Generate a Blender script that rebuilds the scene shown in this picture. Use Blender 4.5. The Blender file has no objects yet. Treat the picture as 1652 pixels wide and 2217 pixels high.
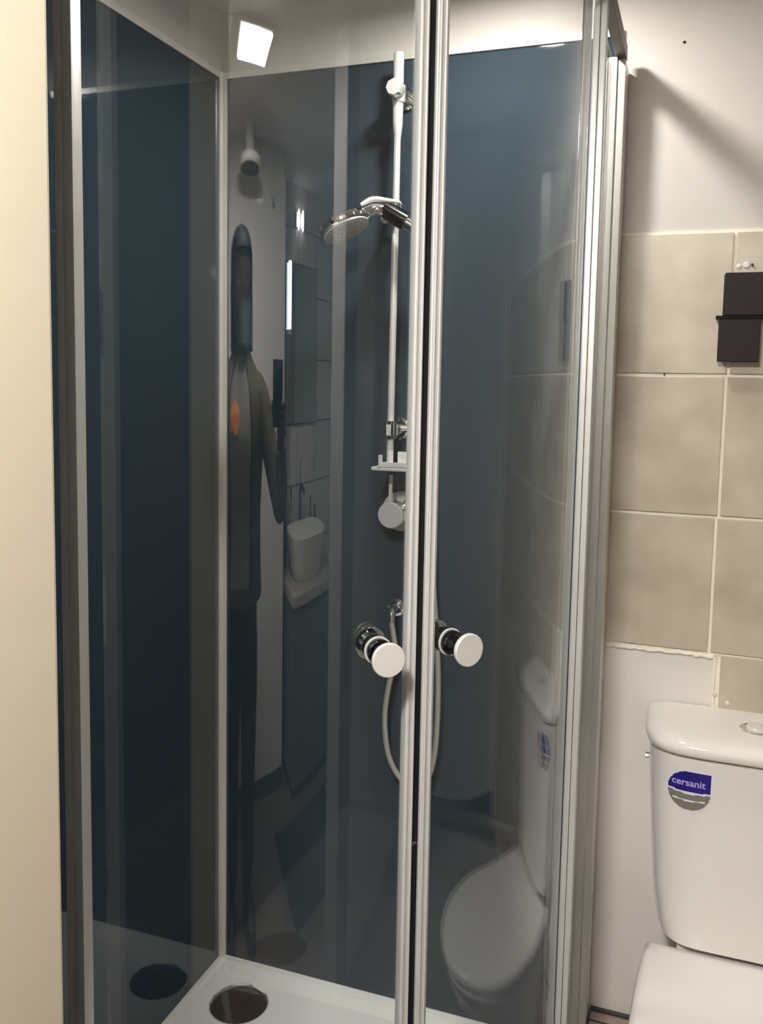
import bpy, bmesh, math, random
from mathutils import Vector, Matrix
random.seed(7)
PI = math.pi
scene = bpy.context.scene
COL = scene.collection

# ------------------------------------------------------------------ camera
IMW, IMH = 1652.0, 2217.0
CAM = Vector((0.95830, -1.66153, 1.28638))
FPX, PY = 1927.64, -100.88
Fv = Vector((-0.33518271, 0.93735458, -0.09496814))
Rv = Vector((0.94087988, 0.33826359, 0.01796658))
Uv = Vector((-0.04896532, 0.08333153, 0.99531817))
cd = bpy.data.cameras.new('camera')
cam = bpy.data.objects.new('camera', cd)
COL.objects.link(cam)
cam.matrix_world = Matrix(((Rv.x, Uv.x, -Fv.x, CAM.x), (Rv.y, Uv.y, -Fv.y, CAM.y),
                           (Rv.z, Uv.z, -Fv.z, CAM.z), (0, 0, 0, 1)))
cd.sensor_fit = 'VERTICAL'
cd.sensor_height = 36.0
cd.lens = FPX / IMH * 36.0
cd.shift_y = PY / IMH
cd.clip_start = 0.02
scene.camera = cam

# ------------------------------------------------------------------ world, exposure
w = bpy.data.worlds.new('world'); scene.world = w; w.use_nodes = True
w.node_tree.nodes['Background'].inputs[0].default_value = (0.9, 0.88, 0.85, 1)
w.node_tree.nodes['Background'].inputs[1].default_value = 0.3
scene.view_settings.view_transform = 'Standard'
scene.view_settings.look = 'None'
scene.view_settings.gamma = 1.0
scene.view_settings.use_curve_mapping = False
scene.view_settings.exposure = 0.5
E_ROOM, E_SHOWER, E_MIRROR = 240.0, 370.0, 9.0      # radiance of the lamps' diffusers

# ------------------------------------------------------------------ materials
def mat(name, col, rough=0.5, metal=0.0, spec=0.5, noise=None, bump=None, coat=0.0, emit=None, col2=None, scale=8.0, detail=4.0):
    m = bpy.data.materials.new(name); m.use_nodes = True
    nt = m.node_tree; b = nt.nodes['Principled BSDF']
    b.inputs['Base Color'].default_value = (*col, 1)
    b.inputs['Roughness'].default_value = rough
    b.inputs['Metallic'].default_value = metal
    b.inputs['Specular IOR Level'].default_value = spec
    b.inputs['Coat Weight'].default_value = coat
    b.inputs['Coat Roughness'].default_value = 0.03
    tc = nt.nodes.new('ShaderNodeTexCoord')
    if col2 is not None or noise:
        n = nt.nodes.new('ShaderNodeTexNoise'); n.inputs['Scale'].default_value = scale
        n.inputs['Detail'].default_value = detail
        nt.links.new(tc.outputs['Object'], n.inputs['Vector'])
        r = nt.nodes.new('ShaderNodeValToRGB')
        c2 = col2 if col2 is not None else tuple(min(1, c * (1 + noise)) for c in col)
        c1 = col if col2 is not None else tuple(c * (1 - noise) for c in col)
        r.color_ramp.elements[0].position = 0.3; r.color_ramp.elements[0].color = (*c1, 1)
        r.color_ramp.elements[1].position = 0.7; r.color_ramp.elements[1].color = (*c2, 1)
        nt.links.new(n.outputs['Fac'], r.inputs['Fac'])
        nt.links.new(r.outputs['Color'], b.inputs['Base Color'])
    if bump:
        n2 = nt.nodes.new('ShaderNodeTexNoise'); n2.inputs['Scale'].default_value = bump[0]
        n2.inputs['Detail'].default_value = 3
        nt.links.new(tc.outputs['Object'], n2.inputs['Vector'])
        bp = nt.nodes.new('ShaderNodeBump'); bp.inputs['Strength'].default_value = bump[1]
        bp.inputs['Distance'].default_value = bump[2]
        nt.links.new(n2.outputs['Fac'], bp.inputs['Height'])
        nt.links.new(bp.outputs['Normal'], b.inputs['Normal'])
    if emit:
        b.inputs['Emission Color'].default_value = (*emit[0], 1)
        b.inputs['Emission Strength'].default_value = emit[1]
    return m

def glass_mat(name, tint, f0, gtint=(1, 1, 1)):
    """thin clear pane: straight transmission plus a Schlick reflection on each face"""
    m = bpy.data.materials.new(name); m.use_nodes = True
    nt = m.node_tree; nt.nodes.clear()
    N = nt.nodes.new; L = nt.links.new
    out = N('ShaderNodeOutputMaterial'); mix = N('ShaderNodeMixShader')
    tr = N('ShaderNodeBsdfTransparent'); tr.inputs[0].default_value = (*tint, 1)
    gl = N('ShaderNodeBsdfGlossy'); gl.inputs['Roughness'].default_value = 0.0
    gl.inputs['Color'].default_value = (*gtint, 1)
    geo = N('ShaderNodeNewGeometry'); dot = N('ShaderNodeVectorMath'); dot.operation = 'DOT_PRODUCT'
    L(geo.outputs['Normal'], dot.inputs[0]); L(geo.outputs['Incoming'], dot.inputs[1])
    ab = N('ShaderNodeMath'); ab.operation = 'ABSOLUTE'; L(dot.outputs['Value'], ab.inputs[0])
    s = N('ShaderNodeMath'); s.operation = 'SUBTRACT'; s.inputs[0].default_value = 1.0; L(ab.outputs[0], s.inputs[1])
    p = N('ShaderNodeMath'); p.operation = 'POWER'; p.inputs[1].default_value = 5.0; L(s.outputs[0], p.inputs[0])
    ma = N('ShaderNodeMath'); ma.operation = 'MULTIPLY_ADD'; ma.inputs[1].default_value = 1 - f0
    ma.inputs[2].default_value = f0; ma.use_clamp = True; L(p.outputs[0], ma.inputs[0])
    L(ma.outputs[0], mix.inputs[0]); L(tr.outputs[0], mix.inputs[1]); L(gl.outputs[0], mix.inputs[2])
    L(mix.outputs[0], out.inputs[0])
    return m

M = {
 'white':  mat('white_wall_paint', (0.66, 0.62, 0.585), 0.65, noise=0.03, scale=3, bump=(30, 0.25, 0.002)),
 'ceil':   mat('ceiling_paint', (0.72, 0.69, 0.66), 0.7, noise=0.02, scale=3),
 'cream':  mat('cream_wall_paint', (0.72, 0.655, 0.50), 0.5, col2=(0.72, 0.63, 0.50), scale=2.2, bump=(14, 0.2, 0.002)),
 'room':   mat('grey_white_wall_paint', (0.66, 0.64, 0.62), 0.6, noise=0.03, scale=3),
 'plaster': mat('rough_white_plaster', (0.74, 0.71, 0.65), 0.5, col2=(0.78, 0.74, 0.72), scale=5, bump=(9, 0.5, 0.003)),
 'grout':  mat('cream_grout', (0.90, 0.84, 0.74), 0.8, noise=0.04, scale=30),
 'tile':   mat('beige_tile_glaze', (0.43, 0.365, 0.285), 0.32, col2=(0.62, 0.555, 0.455), scale=9, detail=8, bump=(18, 0.12, 0.002)),
 'wtile':  mat('white_tile_glaze', (0.62, 0.60, 0.58), 0.2, noise=0.03, scale=4),
 'floor':  mat('brown_floor_vinyl', (0.10, 0.075, 0.06), 0.35, col2=(0.17, 0.13, 0.105), scale=5, detail=8),
 'ledge':  mat('brown_ledge', (0.30, 0.22, 0.19), 0.5, col2=(0.40, 0.31, 0.27), scale=12),
 'panel':  mat('dark_blue_gloss_panel', (0.036, 0.056, 0.074), 0.035, spec=0.5, col2=(0.035, 0.054, 0.072), scale=1.5),
 'panelm': mat('dark_blue_matt_panel', (0.036, 0.056, 0.074), 0.45, spec=0.3, col2=(0.040, 0.060, 0.080), scale=1.5),
 'tray':   mat('white_acrylic', (0.87, 0.865, 0.85), 0.12, coat=0.3, noise=0.01, scale=3),
 'alu':    mat('satin_aluminium', (0.68, 0.675, 0.665), 0.42, metal=0.35, noise=0.03, scale=20),
 'alud':   mat('anodised_aluminium_side', (0.42, 0.41, 0.40), 0.3, metal=0.85, noise=0.03, scale=20),
 'trim':   mat('white_aluminium_trim', (0.80, 0.78, 0.75), 0.3, metal=0.25, noise=0.02, scale=10),
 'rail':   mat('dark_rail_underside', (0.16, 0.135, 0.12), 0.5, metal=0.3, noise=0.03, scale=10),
 'chrome': mat('chrome', (0.90, 0.90, 0.89), 0.06, metal=1.0, noise=0.01, scale=5),
 'chromes': mat('brushed_chrome', (0.82, 0.81, 0.79), 0.16, metal=0.35, noise=0.02, scale=25),
 'hose':   mat('silver_hose', (0.70, 0.68, 0.64), 0.32, metal=0.6, noise=0.02, scale=60),
 'dchrome': mat('dark_chrome', (0.12, 0.13, 0.14), 0.12, metal=1.0, noise=0.02, scale=5),
 'blackr': mat('black_rubber', (0.006, 0.006, 0.006), 0.45, noise=0.1, scale=20),
 'black':  mat('black_plastic', (0.020, 0.0145, 0.014), 0.6, spec=0.25, noise=0.05, scale=12),
 'blacke': mat('black_plastic_edge', (0.006, 0.006, 0.006), 0.6, spec=0.2, noise=0.05, scale=12),
 'pvc':    mat('grey_translucent_seal', (0.38, 0.40, 0.39), 0.3, noise=0.03, scale=20),
 'gedge':  mat('green_glass_edge', (0.035, 0.075, 0.06), 0.2, noise=0.05, scale=20),
 'ceramic': mat('white_ceramic', (0.80, 0.765, 0.73), 0.1, coat=0.3, noise=0.008, scale=3),
 'seatw':  mat('white_duroplast', (0.84, 0.81, 0.79), 0.18, noise=0.008, scale=3),
 'stblue': mat('sticker_blue', (0.012, 0.006, 0.20), 0.4, noise=0.04, scale=40),
 'stgrey': mat('sticker_grey', (0.20, 0.185, 0.16), 0.4, noise=0.04, scale=40),
 'stwhite': mat('sticker_white', (0.80, 0.76, 0.86), 0.4, noise=0.02, scale=40),
 'sttext': mat('sticker_lettering', (0.45, 0.40, 0.80), 0.4, noise=0.02, scale=40),
 'cab':    mat('grey_cabinet_laminate', (0.12, 0.13, 0.125), 0.35, col2=(0.15, 0.15, 0.15), scale=3),
 'stone':  mat('stone_counter', (0.50, 0.44, 0.40), 0.3, col2=(0.40, 0.35, 0.33), scale=30),
 'mirror': mat('mirror_silver', (0.42, 0.50, 0.47), 0.01, metal=1.0, noise=0.005, scale=2),
 'casing': mat('grey_door_casing', (0.30, 0.29, 0.28), 0.5, noise=0.04, scale=6),
 'skirt':  mat('dark_baseboard', (0.045, 0.05, 0.05), 0.4, noise=0.05, scale=6),
 'jacket': mat('olive_jacket_cloth', (0.060, 0.055, 0.030), 0.9, col2=(0.085, 0.070, 0.040), scale=14, bump=(60, 0.3, 0.002)),
 'shirt':  mat('grey_shirt_cloth', (0.20, 0.19, 0.18), 0.9, col2=(0.13, 0.12, 0.11), scale=10),
 'orange': mat('orange_print', (0.55, 0.19, 0.03), 0.8, noise=0.1, scale=30),
 'trouser': mat('dark_navy_trouser_cloth', (0.010, 0.014, 0.020), 0.9, noise=0.1, scale=20),
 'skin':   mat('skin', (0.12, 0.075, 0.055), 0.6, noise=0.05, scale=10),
 'skinf':  mat('backlit_skin', (0.055, 0.036, 0.028), 0.6, spec=0.08, noise=0.05, scale=10),  # skin darkened in its colour to show the face backlit
 'hair':   mat('black_hair', (0.008, 0.008, 0.010), 0.6, spec=0.08, noise=0.2, scale=60),
 'eye':    mat('eye_white', (0.10, 0.10, 0.10), 0.3, noise=0.02, scale=60),
 'shoe':   mat('black_shoe', (0.012, 0.012, 0.014), 0.4, noise=0.1, scale=20),
 'phone':  mat('navy_phone_case', (0.006, 0.012, 0.030), 0.25, noise=0.05, scale=20),
 'ledroom': mat('lit_diffuser_room', (0.9, 0.9, 0.9), 0.5, emit=((1.0, 0.95, 0.885), E_ROOM), noise=0.01),
 'ledshower': mat('lit_diffuser_shower', (0.9, 0.9, 0.9), 0.5, emit=((1.0, 0.95, 0.885), E_SHOWER), noise=0.01),
 'ledtube': mat('lit_mirror_tube', (0.9, 0.9, 0.9), 0.5, emit=((0.80, 1.0, 0.93), E_MIRROR), noise=0.01),
 'bulb':   mat('lit_bulb', (0.9, 0.9, 0.9), 0.5, emit=((1.0, 0.97, 0.90), 9.0), noise=0.01),
 'bottle1': mat('dark_green_bottle', (0.02, 0.05, 0.04), 0.2, noise=0.05),
 'bottle2': mat('amber_bottle', (0.28, 0.19, 0.06), 0.3, noise=0.05),
 'bottle3': mat('clear_grey_bottle', (0.30, 0.33, 0.32), 0.2, noise=0.05),
 'glass':  glass_mat('door_glass', (0.972, 0.985, 0.98), 0.06),
}

# ------------------------------------------------------------------ mesh helpers
def obj(name, bm, m, parent=None, smooth=False, mats=None, angle=0.6):
    bmesh.ops.recalc_face_normals(bm, faces=bm.faces)
    me = bpy.data.meshes.new(name); bm.to_mesh(me); bm.free()
    for mm in (mats or [m]): me.materials.append(mm)
    if smooth:
        me.polygons.foreach_set('use_smooth', [True] * len(me.polygons))
        me.set_sharp_from_angle(angle=angle)
    o = bpy.data.objects.new(name, me); COL.objects.link(o)
    if parent is not None: o.parent = parent
    return o

def tag(o, label=None, cat=None, group=None, kind=None):
    if label: o['label'] = label
    if cat: o['category'] = cat
    if group: o['group'] = group
    if kind: o['kind'] = kind
    return o

def thing(name, label, cat, loc=(0, 0, 0), group=None):
    o = bpy.data.objects.new(name, None); COL.objects.link(o)
    o.location = loc; o.empty_display_size = 0.05
    return tag(o, label, cat, group)

def rel(o, parent):
    """parent while keeping world-space mesh coordinates"""
    o.parent = parent
    o.matrix_parent_inverse = Matrix.Translation(parent.location).inverted() if parent.type == 'EMPTY' else Matrix.Identity(4)
    return o

def put(name, bm, m, parent=None, **k):
    o = obj(name, bm, m, None, **k)
    if parent is not None:
        o.parent = parent
        if parent.type == 'EMPTY':
            o.matrix_parent_inverse = Matrix.Translation(parent.location).inverted()
    return o

def add_box(bm, lo, hi, bev=0.0, mi=0):
    r = bmesh.ops.create_cube(bm, size=1.0)
    vs = r['verts']
    for v in vs:
        v.co = Vector([(lo[i] + hi[i]) / 2 + v.co[i] * (hi[i] - lo[i]) for i in range(3)])
    fs = set(f for v in vs for f in v.link_faces)
    for f in fs: f.material_index = mi
    if bev:
        es = list(set(e for v in vs for e in v.link_edges))
        bmesh.ops.bevel(bm, geom=es, offset=bev, segments=2, affect='EDGES', profile=0.7)
    return bm

def BOX(lo, hi, bev=0.0):
    return add_box(bmesh.new(), lo, hi, bev)

def frame_of(d):
    d = Vector(d).normalized()
    a = Vector((0, 0, 1)) if abs(d.z) < 0.9 else Vector((1, 0, 0))
    x = a.cross(d).normalized(); y = d.cross(x)
    return x, y, d

def add_lathe(bm, o, d, prof, n=32, mi=0, xaxis=None):
    """prof: list of (radius, distance along d)"""
    x, y, d = frame_of(d); o = Vector(o)
    rings = []
    for r, h in prof:
        if r < 1e-6:
            rings.append([bm.verts.new(o + d * h)])
        else:
            rings.append([bm.verts.new(o + d * h + x * (r * math.cos(2 * PI * i / n)) + y * (r * math.sin(2 * PI * i / n))) for i in range(n)])
    for a, b in zip(rings, rings[1:]):
        for i in range(n):
            j = (i + 1) % n
            if len(a) == 1 and len(b) == 1: continue
            if len(a) == 1: f = bm.faces.new((a[0], b[i], b[j]))
            elif len(b) == 1: f = bm.faces.new((a[i], a[j], b[0]))
            else: f = bm.faces.new((a[i], a[j], b[j], b[i]))
            f.material_index = mi
    if len(rings[0]) > 1: bm.faces.new(rings[0]).material_index = mi
    if len(rings[-1]) > 1: bm.faces.new(rings[-1]).material_index = mi
    return bm

def LATHE(o, d, prof, n=32): return add_lathe(bmesh.new(), o, d, prof, n)

def cyl_prof(r, h0, h1, b=0.001):
    return [(0, h0), (r - b, h0), (r, h0 + b), (r, h1 - b), (r - b, h1), (0, h1)]

def add_tube(bm, pts, rad, n=14, mi=0):
    pts = [Vector(p) for p in pts]
    rs = rad if isinstance(rad, (list, tuple)) else [rad] * len(pts)
    T = []
    for i in range(len(pts)):
        a = pts[max(0, i - 1)]; b = pts[min(len(pts) - 1, i + 1)]
        T.append((b - a).normalized())
    x, y, _ = frame_of(T[0]); rings = []
    for i, p in enumerate(pts):
        t = T[i]; x = (x - t * x.dot(t)).normalized(); y = t.cross(x)
        rings.append([bm.verts.new(p + (x * math.cos(2 * PI * k / n) + y * math.sin(2 * PI * k / n)) * rs[i]) for k in range(n)])
    for a, b in zip(rings, rings[1:]):
        for k in range(n):
            j = (k + 1) % n
            bm.faces.new((a[k], a[j], b[j], b[k])).material_index = mi
    bm.faces.new(rings[0]).material_index = mi; bm.faces.new(rings[-1]).material_index = mi
    return bm

def spline(pts, sub=8):
    P = [Vector(p) for p in pts]; out = []
    for i in range(len(P) - 1):
        p0 = P[max(0, i - 1)]; p1 = P[i]; p2 = P[i + 1]; p3 = P[min(len(P) - 1, i + 2)]
        for k in range(sub):
            t = k / sub
            out.append(0.5 * ((2 * p1) + (p2 - p0) * t + (2 * p0 - 5 * p1 + 4 * p2 - p3) * t * t + (3 * p1 - p0 - 3 * p2 + p3) * t ** 3))
    out.append(P[-1]); return out

def add_prism(bm, outline, z0, z1, mi=0):
    """outline: list of (x, y); vertical extrusion"""
    a = [bm.verts.new((x, y, z0)) for x, y in outline]
    b = [bm.verts.new((x, y, z1)) for x, y in outline]
    n = len(a)
    bm.faces.new(a).material_index = mi; bm.faces.new(b).material_index = mi
    for i in range(n):
        j = (i + 1) % n
        bm.faces.new((a[i], a[j], b[j], b[i])).material_index = mi
    return bm

def PRISM(outline, z0, z1): return add_prism(bmesh.new(), outline, z0, z1)

def add_loft(bm, loops, cap=True, mi=0):
    R = [[bm.verts.new(p) for p in L] for L in loops]
    n = len(R[0])
    for a, b in zip(R, R[1:]):
        for i in range(n):
            j = (i + 1) % n
            bm.faces.new((a[i], a[j], b[j], b[i])).material_index = mi
    if cap:
        bm.faces.new(R[0]).material_index = mi; bm.faces.new(R[-1]).material_index = mi
    return bm

# ------------------------------------------------------------------ key sizes
ZF = -0.12            # floor (z = 0 is the rim of the shower tray)
ZC = 2.02             # ceiling
HP = 1.8905           # top of the dark panels
HE = 1.838            # top of the enclosure
W = 0.81
AC = (0.315, -0.315); AR = 0.495; DRD = 0.470   # rail radius, door glass radius
def arc(r, deg): return (AC[0] + r * math.cos(math.radians(deg)), AC[1] + r * math.sin(math.radians(deg)))

# ------------------------------------------------------------------ structure
def struct(name, bm, m, **k):
    return tag(put(name, bm, m, **k), kind='structure')

struct('floor', BOX((-0.1, -3.1, ZF - 0.08), (2.5, 0.1, ZF)), M['floor'])
struct('ceiling', BOX((-0.1, -3.1, ZC), (2.5, 0.1, ZC + 0.08)), M['ceil'])
wall_back = struct('wall_back', BOX((-0.1, 0.0, ZF), (2.5, 0.1, ZC)), M['white'])
wall_left = struct('wall_left', BOX((-0.1, -3.1, ZF), (0.0, 0.0, ZC)), M['white'])
struct('wall_right', BOX((2.35, -3.1, ZF), (2.45, 0.0, ZC)), M['room'])
bm = bmesh.new(); add_box(bm, (0.0, -3.1, ZF), (1.29, -2.56, ZC)); add_box(bm, (1.29, -3.1, ZF), (2.35, -2.93, ZC))
wall_rear = struct('wall_rear', bm, M['room'])
struct('wall_near_left', BOX((0.0, -1.25, ZF), (0.475, -1.084, ZC), 0.003), M['cream'])
struct('wall_near_right', BOX((1.175, -1.45, ZF), (2.35, -1.345, ZC), 0.003), M['white'])
struct('baseboard_rear', BOX((0.0, -2.56, ZF), (1.30, -2.548, ZF + 0.07), 0.002), M['skirt'])
struct('baseboard_right', BOX((2.338, -1.345, ZF), (2.35, 0.0, ZF + 0.07), 0.002), M['skirt'])
struct('trim_1', BOX((1.165, -1.46, ZF), (1.275, -1.335, ZC - 0.02), 0.003), M['casing'])

# beige tiles on the back wall, each proud of the grout
TZ = [0.542, 0.8135, 1.0584, 1.3056, 1.5505]
TX = [0.752, 0.9985, 1.245, 1.4915, 1.738, 1.9845, 2.231]
g = 0.0055
bm = bmesh.new()
add_box(bm, (0.800, -0.0035, 0.8135 - 0.004), (2.35, 0.0, 1.5535))
add_box(bm, (1.004, -0.0035, ZF), (2.35, 0.0, 0.81))
grout = put('grout_bed', bm, M['grout'], wall_back)
def tile(x0, x1, z0, z1, parent, y=0.0, th=0.008, m='tile', j=g):
    bm = BOX((x0 + j / 2, y - th, z0 + j / 2), (x1 - j / 2, y, z1 - j / 2), 0.0012)
    o = put('tile', bm, M[m], parent)
    return o
for r in range(-3, 4):
    z1 = TZ[0] - 0.2475 * (0 - r) if r < 0 else None
    if r < 0:
        za = TZ[0] + 0.2475 * r; zb = za + 0.2475
    else:
        za, zb = TZ[r], TZ[r + 1]
    za = max(za, ZF)
    for c in range(6):
        x0, x1 = TX[c], TX[c + 1]
        if c == 0:
            x0 = 0.802
            if r < 1: continue
        if r < 1 and c == 1: x0 = 1.009
        off = 0.0
        if r >= 1: off = -0.0035 * (3 - r)          # the columns lean a touch
        if x1 > 2.3: x1 = 2.35
        if zb - za < 0.02: continue
        tile(x0 + (off if c > 0 else 0), x1 + off, za, zb, wall_back)
# bare plaster patch where tiles are missing
bm = bmesh.new()
add_box(bm, (0.800, -0.0025, ZF), (1.0005, 0.0, 0.8085))
put('plaster_patch', bm, M['plaster'], wall_back)
bm = bmesh.new()      # ragged ridge of grout over the patch and down its right side
pts = []
for i in range(26):
    x = 0.812 + (1.0 - 0.812) * i / 25
    pts.append((x, -0.005, 0.8085 + random.uniform(-0.0018, 0.0015)))
add_tube(bm, pts, [0.0035 + random.uniform(-0.0012, 0.0014) for _ in pts], 8)
pts = [(1.0025 + random.uniform(-0.001, 0.001), -0.004, 0.808 - 0.27 * i / 20) for i in range(21)]
add_tube(bm, pts, [0.003 + random.uniform(-0.001, 0.001) for _ in pts], 8)
put('grout_ridge', bm, M['grout'], wall_back, smooth=True)
for (x, z, r) in ((1.0045, 0.742, 0.0045), (1.0265, 0.728, 0.0038), (0.9855, 0.709, 0.002), (1.018, 1.4925, 0.006), (1.006, 1.491, 0.0045), (1.0, 1.486, 0.003)):
    put('filler_dab', LATHE((x, -0.008 if x > 1.004 else -0.003, z), (0, -1, 0), [(r, 0), (r * 0.8, r * 0.35), (0, r * 0.5)], 12), M['plaster'], wall_back, smooth=True)
put('drill_hole', LATHE((1.027, -0.0085, 1.4925), (0, -1, 0), [(0, 0), (0.0022, 0), (0.0022, 0.0032), (0, 0.0032)], 12), M['blackr'], wall_back)
put('drill_hole', LATHE((0.9, 0.0, 1.871), (0, -1, 0), [(0, 0), (0.0024, 0), (0.0024, 0.0012), (0, 0.0012)], 12), M['blackr'], wall_back)
put('drill_hole', LATHE((0.8935, 0.0, 1.306), (0, -1, 0), [(0, 0), (0.0016, 0), (0.0016, 0.0095), (0, 0.0095)], 10), M['blackr'], wall_back)
# low brown ledge at the foot of the wall behind the pan
t = thing('wall_ledge', 'brown ledge along the foot of the wall between shower frame and toilet', 'ledge', (0.9, -0.03, ZF))
put('ledge_body', BOX((0.814, -0.09, ZF), (1.0, -0.0045, 0.090), 0.003), M['ledge'], t)
put('joint_line', BOX((0.814, -0.0120, 0.0902), (1.0, -0.0030, 0.0955), 0.001), M['skirt'], t)
put('joint_line', BOX((0.814, -0.040, 0.0902), (1.0, -0.0365, 0.0912)), M['skirt'], t)

# white tiles behind the vanity (seen in the door glass)
bm = bmesh.new(); add_box(bm, (1.34, -2.93, ZF), (2.349, -2.9275, 1.86))
put('grout_bed', bm, M['skirt'], wall_rear)
for r in range(8):
    for c in range(3):
        x0 = 1.335 + 0.34 * c; z0 = ZF + 0.2475 * r
        tile(x0, min(2.35, x0 + 0.34), z0, z0 + 0.2475, wall_rear, y=-2.927, m='wtile', j=0.006)

# ------------------------------------------------------------------ dark wall panels and trims
t = thing('shower_wall_panel', 'dark blue glossy wall panel on the rear wall behind the riser rail', 'wall panel', (0.4, 0, 0))
put('panel_sheet', BOX((0.006, -0.006, -0.012), (W - 0.014, 0.0, HP)), M['panel'], t)
put('top_trim', BOX((0.006, -0.0105, HP - 0.001), (W - 0.012, 0.0, HP + 0.0125), 0.001), M['trim'], t)
t = thing('shower_wall_panel', 'dark blue glossy wall panel on the left side wall of the cubicle', 'wall panel', (0, -0.4, 0))
put('panel_sheet', BOX((0.0, -1.077, -0.012), (0.006, -0.006, HP)), M['panel'], t)
put('top_trim', BOX((0.0, -1.077, HP - 0.001), (0.0105, -0.006, HP + 0.0125), 0.001), M['trim'], t)
t = thing('shower_wall_panel', 'added narrow dark blue panel out of view on the cream wall, darkening the reflection in the left door', 'wall panel', (0.18, -1.08, 0))
put('panel_sheet', BOX((0.0, -1.0835, ZF), (0.36, -1.0775, HP)), M['panelm'], t)  # added sheet, out of direct view, keeps the left door's reflection dark
ct = put('corner_trim', PRISM([(0, 0), (0.0, -0.019), (0.009, -0.019), (0.0115, -0.0115), (0.019, -0.009), (0.019, 0.0)], 0.0, HP + 0.012), M['trim'])
tag(ct, 'white vertical corner trim strip where the two dark panels meet', 'trim strip')

# ------------------------------------------------------------------ shower tray
def tray_outline(inset, n=28):
    X1 = W + 0.018 - inset
    o = [(inset, -inset - (X1 - inset) * 0.5 * (12 - i) / 12) for i in range(12)] + [(inset + (X1 - inset) * i / 12, -inset) for i in range(13)]
    r = AR + 0.018 - inset
    for i in range(n + 1):
        a = math.radians(0 - 90 * i / n)
        o.append((AC[0] + r * math.cos(a), AC[1] + r * math.sin(a)))
    o.append((inset, -(W + 0.018 - inset)))
    o.append((inset, -(W + 0.018 - inset) * 0.75))
    return o
t = thing('shower_tray', 'white acrylic corner shower tray with a round drain by the corner', 'shower tray', (0.4, -0.4, ZF))
bm = bmesh.new()
DC = Vector((0.1045, -0.1035)); DR = 0.061
levels = [(0.0, ZF), (0.0, -0.001), (0.003, 0.004), (0.010, 0.004), (0.013, -0.002), (0.021, -0.004), (0.030, -0.013), (0.038, -0.020)]
loops = [[(x, y, z) for x, y in tray_outline(i)] for i, z in levels]
add_loft(bm, loops, cap=False)
bm.faces.new([v for v in bm.verts][:len(loops[0])])
bm.verts.ensure_lookup_table()
last = bm.verts[-len(loops[0]):]
# tray floor with the round drain cut-out
nl = len(loops[0])
dr = []
for x, y, z in loops[-1]:
    a = math.atan2(y - DC.y, x - DC.x)
    dr.append(a)
ring = [bm.verts.new((DC.x + DR * math.cos(a), DC.y + DR * math.sin(a), -0.0225)) for a in dr]
# extra vertices: fan from each outline vertex to its own ring vertex
for i in range(nl):
    j = (i + 1) % nl
    bm.faces.new((last[i], last[j], ring[j], ring[i]))
put('basin', bm, M['tray'], t, smooth=True, angle=0.5)
bm = bmesh.new(); add_lathe(bm, (DC.x, DC.y, -0.0300), (0, 0, 1), [(0.0, 0.0), (0.110, 0.0), (0.110, 0.0015), (0.0, 0.0015)], 48)
cover = put('drain_cover', LATHE((DC.x, DC.y, -0.0320), (0, 0, 1), [(0, 0), (0.0575, 0), (0.058, 0.004), (0.057, 0.006), (0.053, 0.0068), (0, 0.0070)], 56), M['dchrome'], t, smooth=True)
cover['label'] = 'round polished drain cover mirroring the dark panels'
put('drain_ring', LATHE((DC.x, DC.y, -0.0285), (0, 0, 1), [(0.0602, -0.006), (0.0625, -0.006), (0.0630, 0.0068), (0.0608, 0.0072), (0.0602, -0.006)], 56), M['chromes'], t, smooth=True)
bm.free()

# ------------------------------------------------------------------ enclosure
enc = thing('shower_enclosure', 'silver framed quadrant shower enclosure with two curved sliding glass doors', 'shower enclosure', (0.4, -0.6, 0.01))
def arc_sheet(r0, r1, a0, a1, z0, z1, n):
    """hollow curved slab"""
    bm = bmesh.new(); A = [a0 + (a1 - a0) * i / n for i in range(n + 1)]
    out = [arc(r1, a) for a in A] + [arc(r0, a) for a in reversed(A)]
    k = n + 1
    lo = [bm.verts.new((x, y, z0)) for x, y in out]; hi = [bm.verts.new((x, y, z1)) for x, y in out]
    m = len(out)
    for i in range(m):
        j = (i + 1) % m
        bm.faces.new((lo[i], lo[j], hi[j], hi[i]))
    for i in range(n):
        bm.faces.new((lo[i], lo[i + 1], lo[m - 2 - i], lo[m - 1 - i]))
        bm.faces.new((hi[i], hi[i + 1], hi[m - 2 - i], hi[m - 1 - i]))
    return bm
def rprof(deg, w_, r0, r1, z0, z1, bev=0.0, off=0.0):
    """vertical bar standing on the arc at an angle, width w_ along the arc, r0..r1 radially"""
    a = math.radians(deg); rad = Vector((math.cos(a), math.sin(a))); tan = Vector((-math.sin(a), math.cos(a)))
    c = Vector(AC)
    pts = []
    for rr, tt in ((r0, off - w_ / 2), (r0, off + w_ / 2), (r1, off + w_ / 2), (r1, off - w_ / 2)):
        p = c + rad * rr + tan * tt; pts.append((p.x, p.y))
    bm = PRISM(pts, z0, z1)
    if bev:
        es = [e for e in bm.edges if abs(e.verts[0].co.z - e.verts[1].co.z) > 0.1]
        bmesh.ops.bevel(bm, geom=es, offset=bev, segments=3, affect='EDGES')
    return bm
Z0, Z1 = 0.03, 1.83
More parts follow.
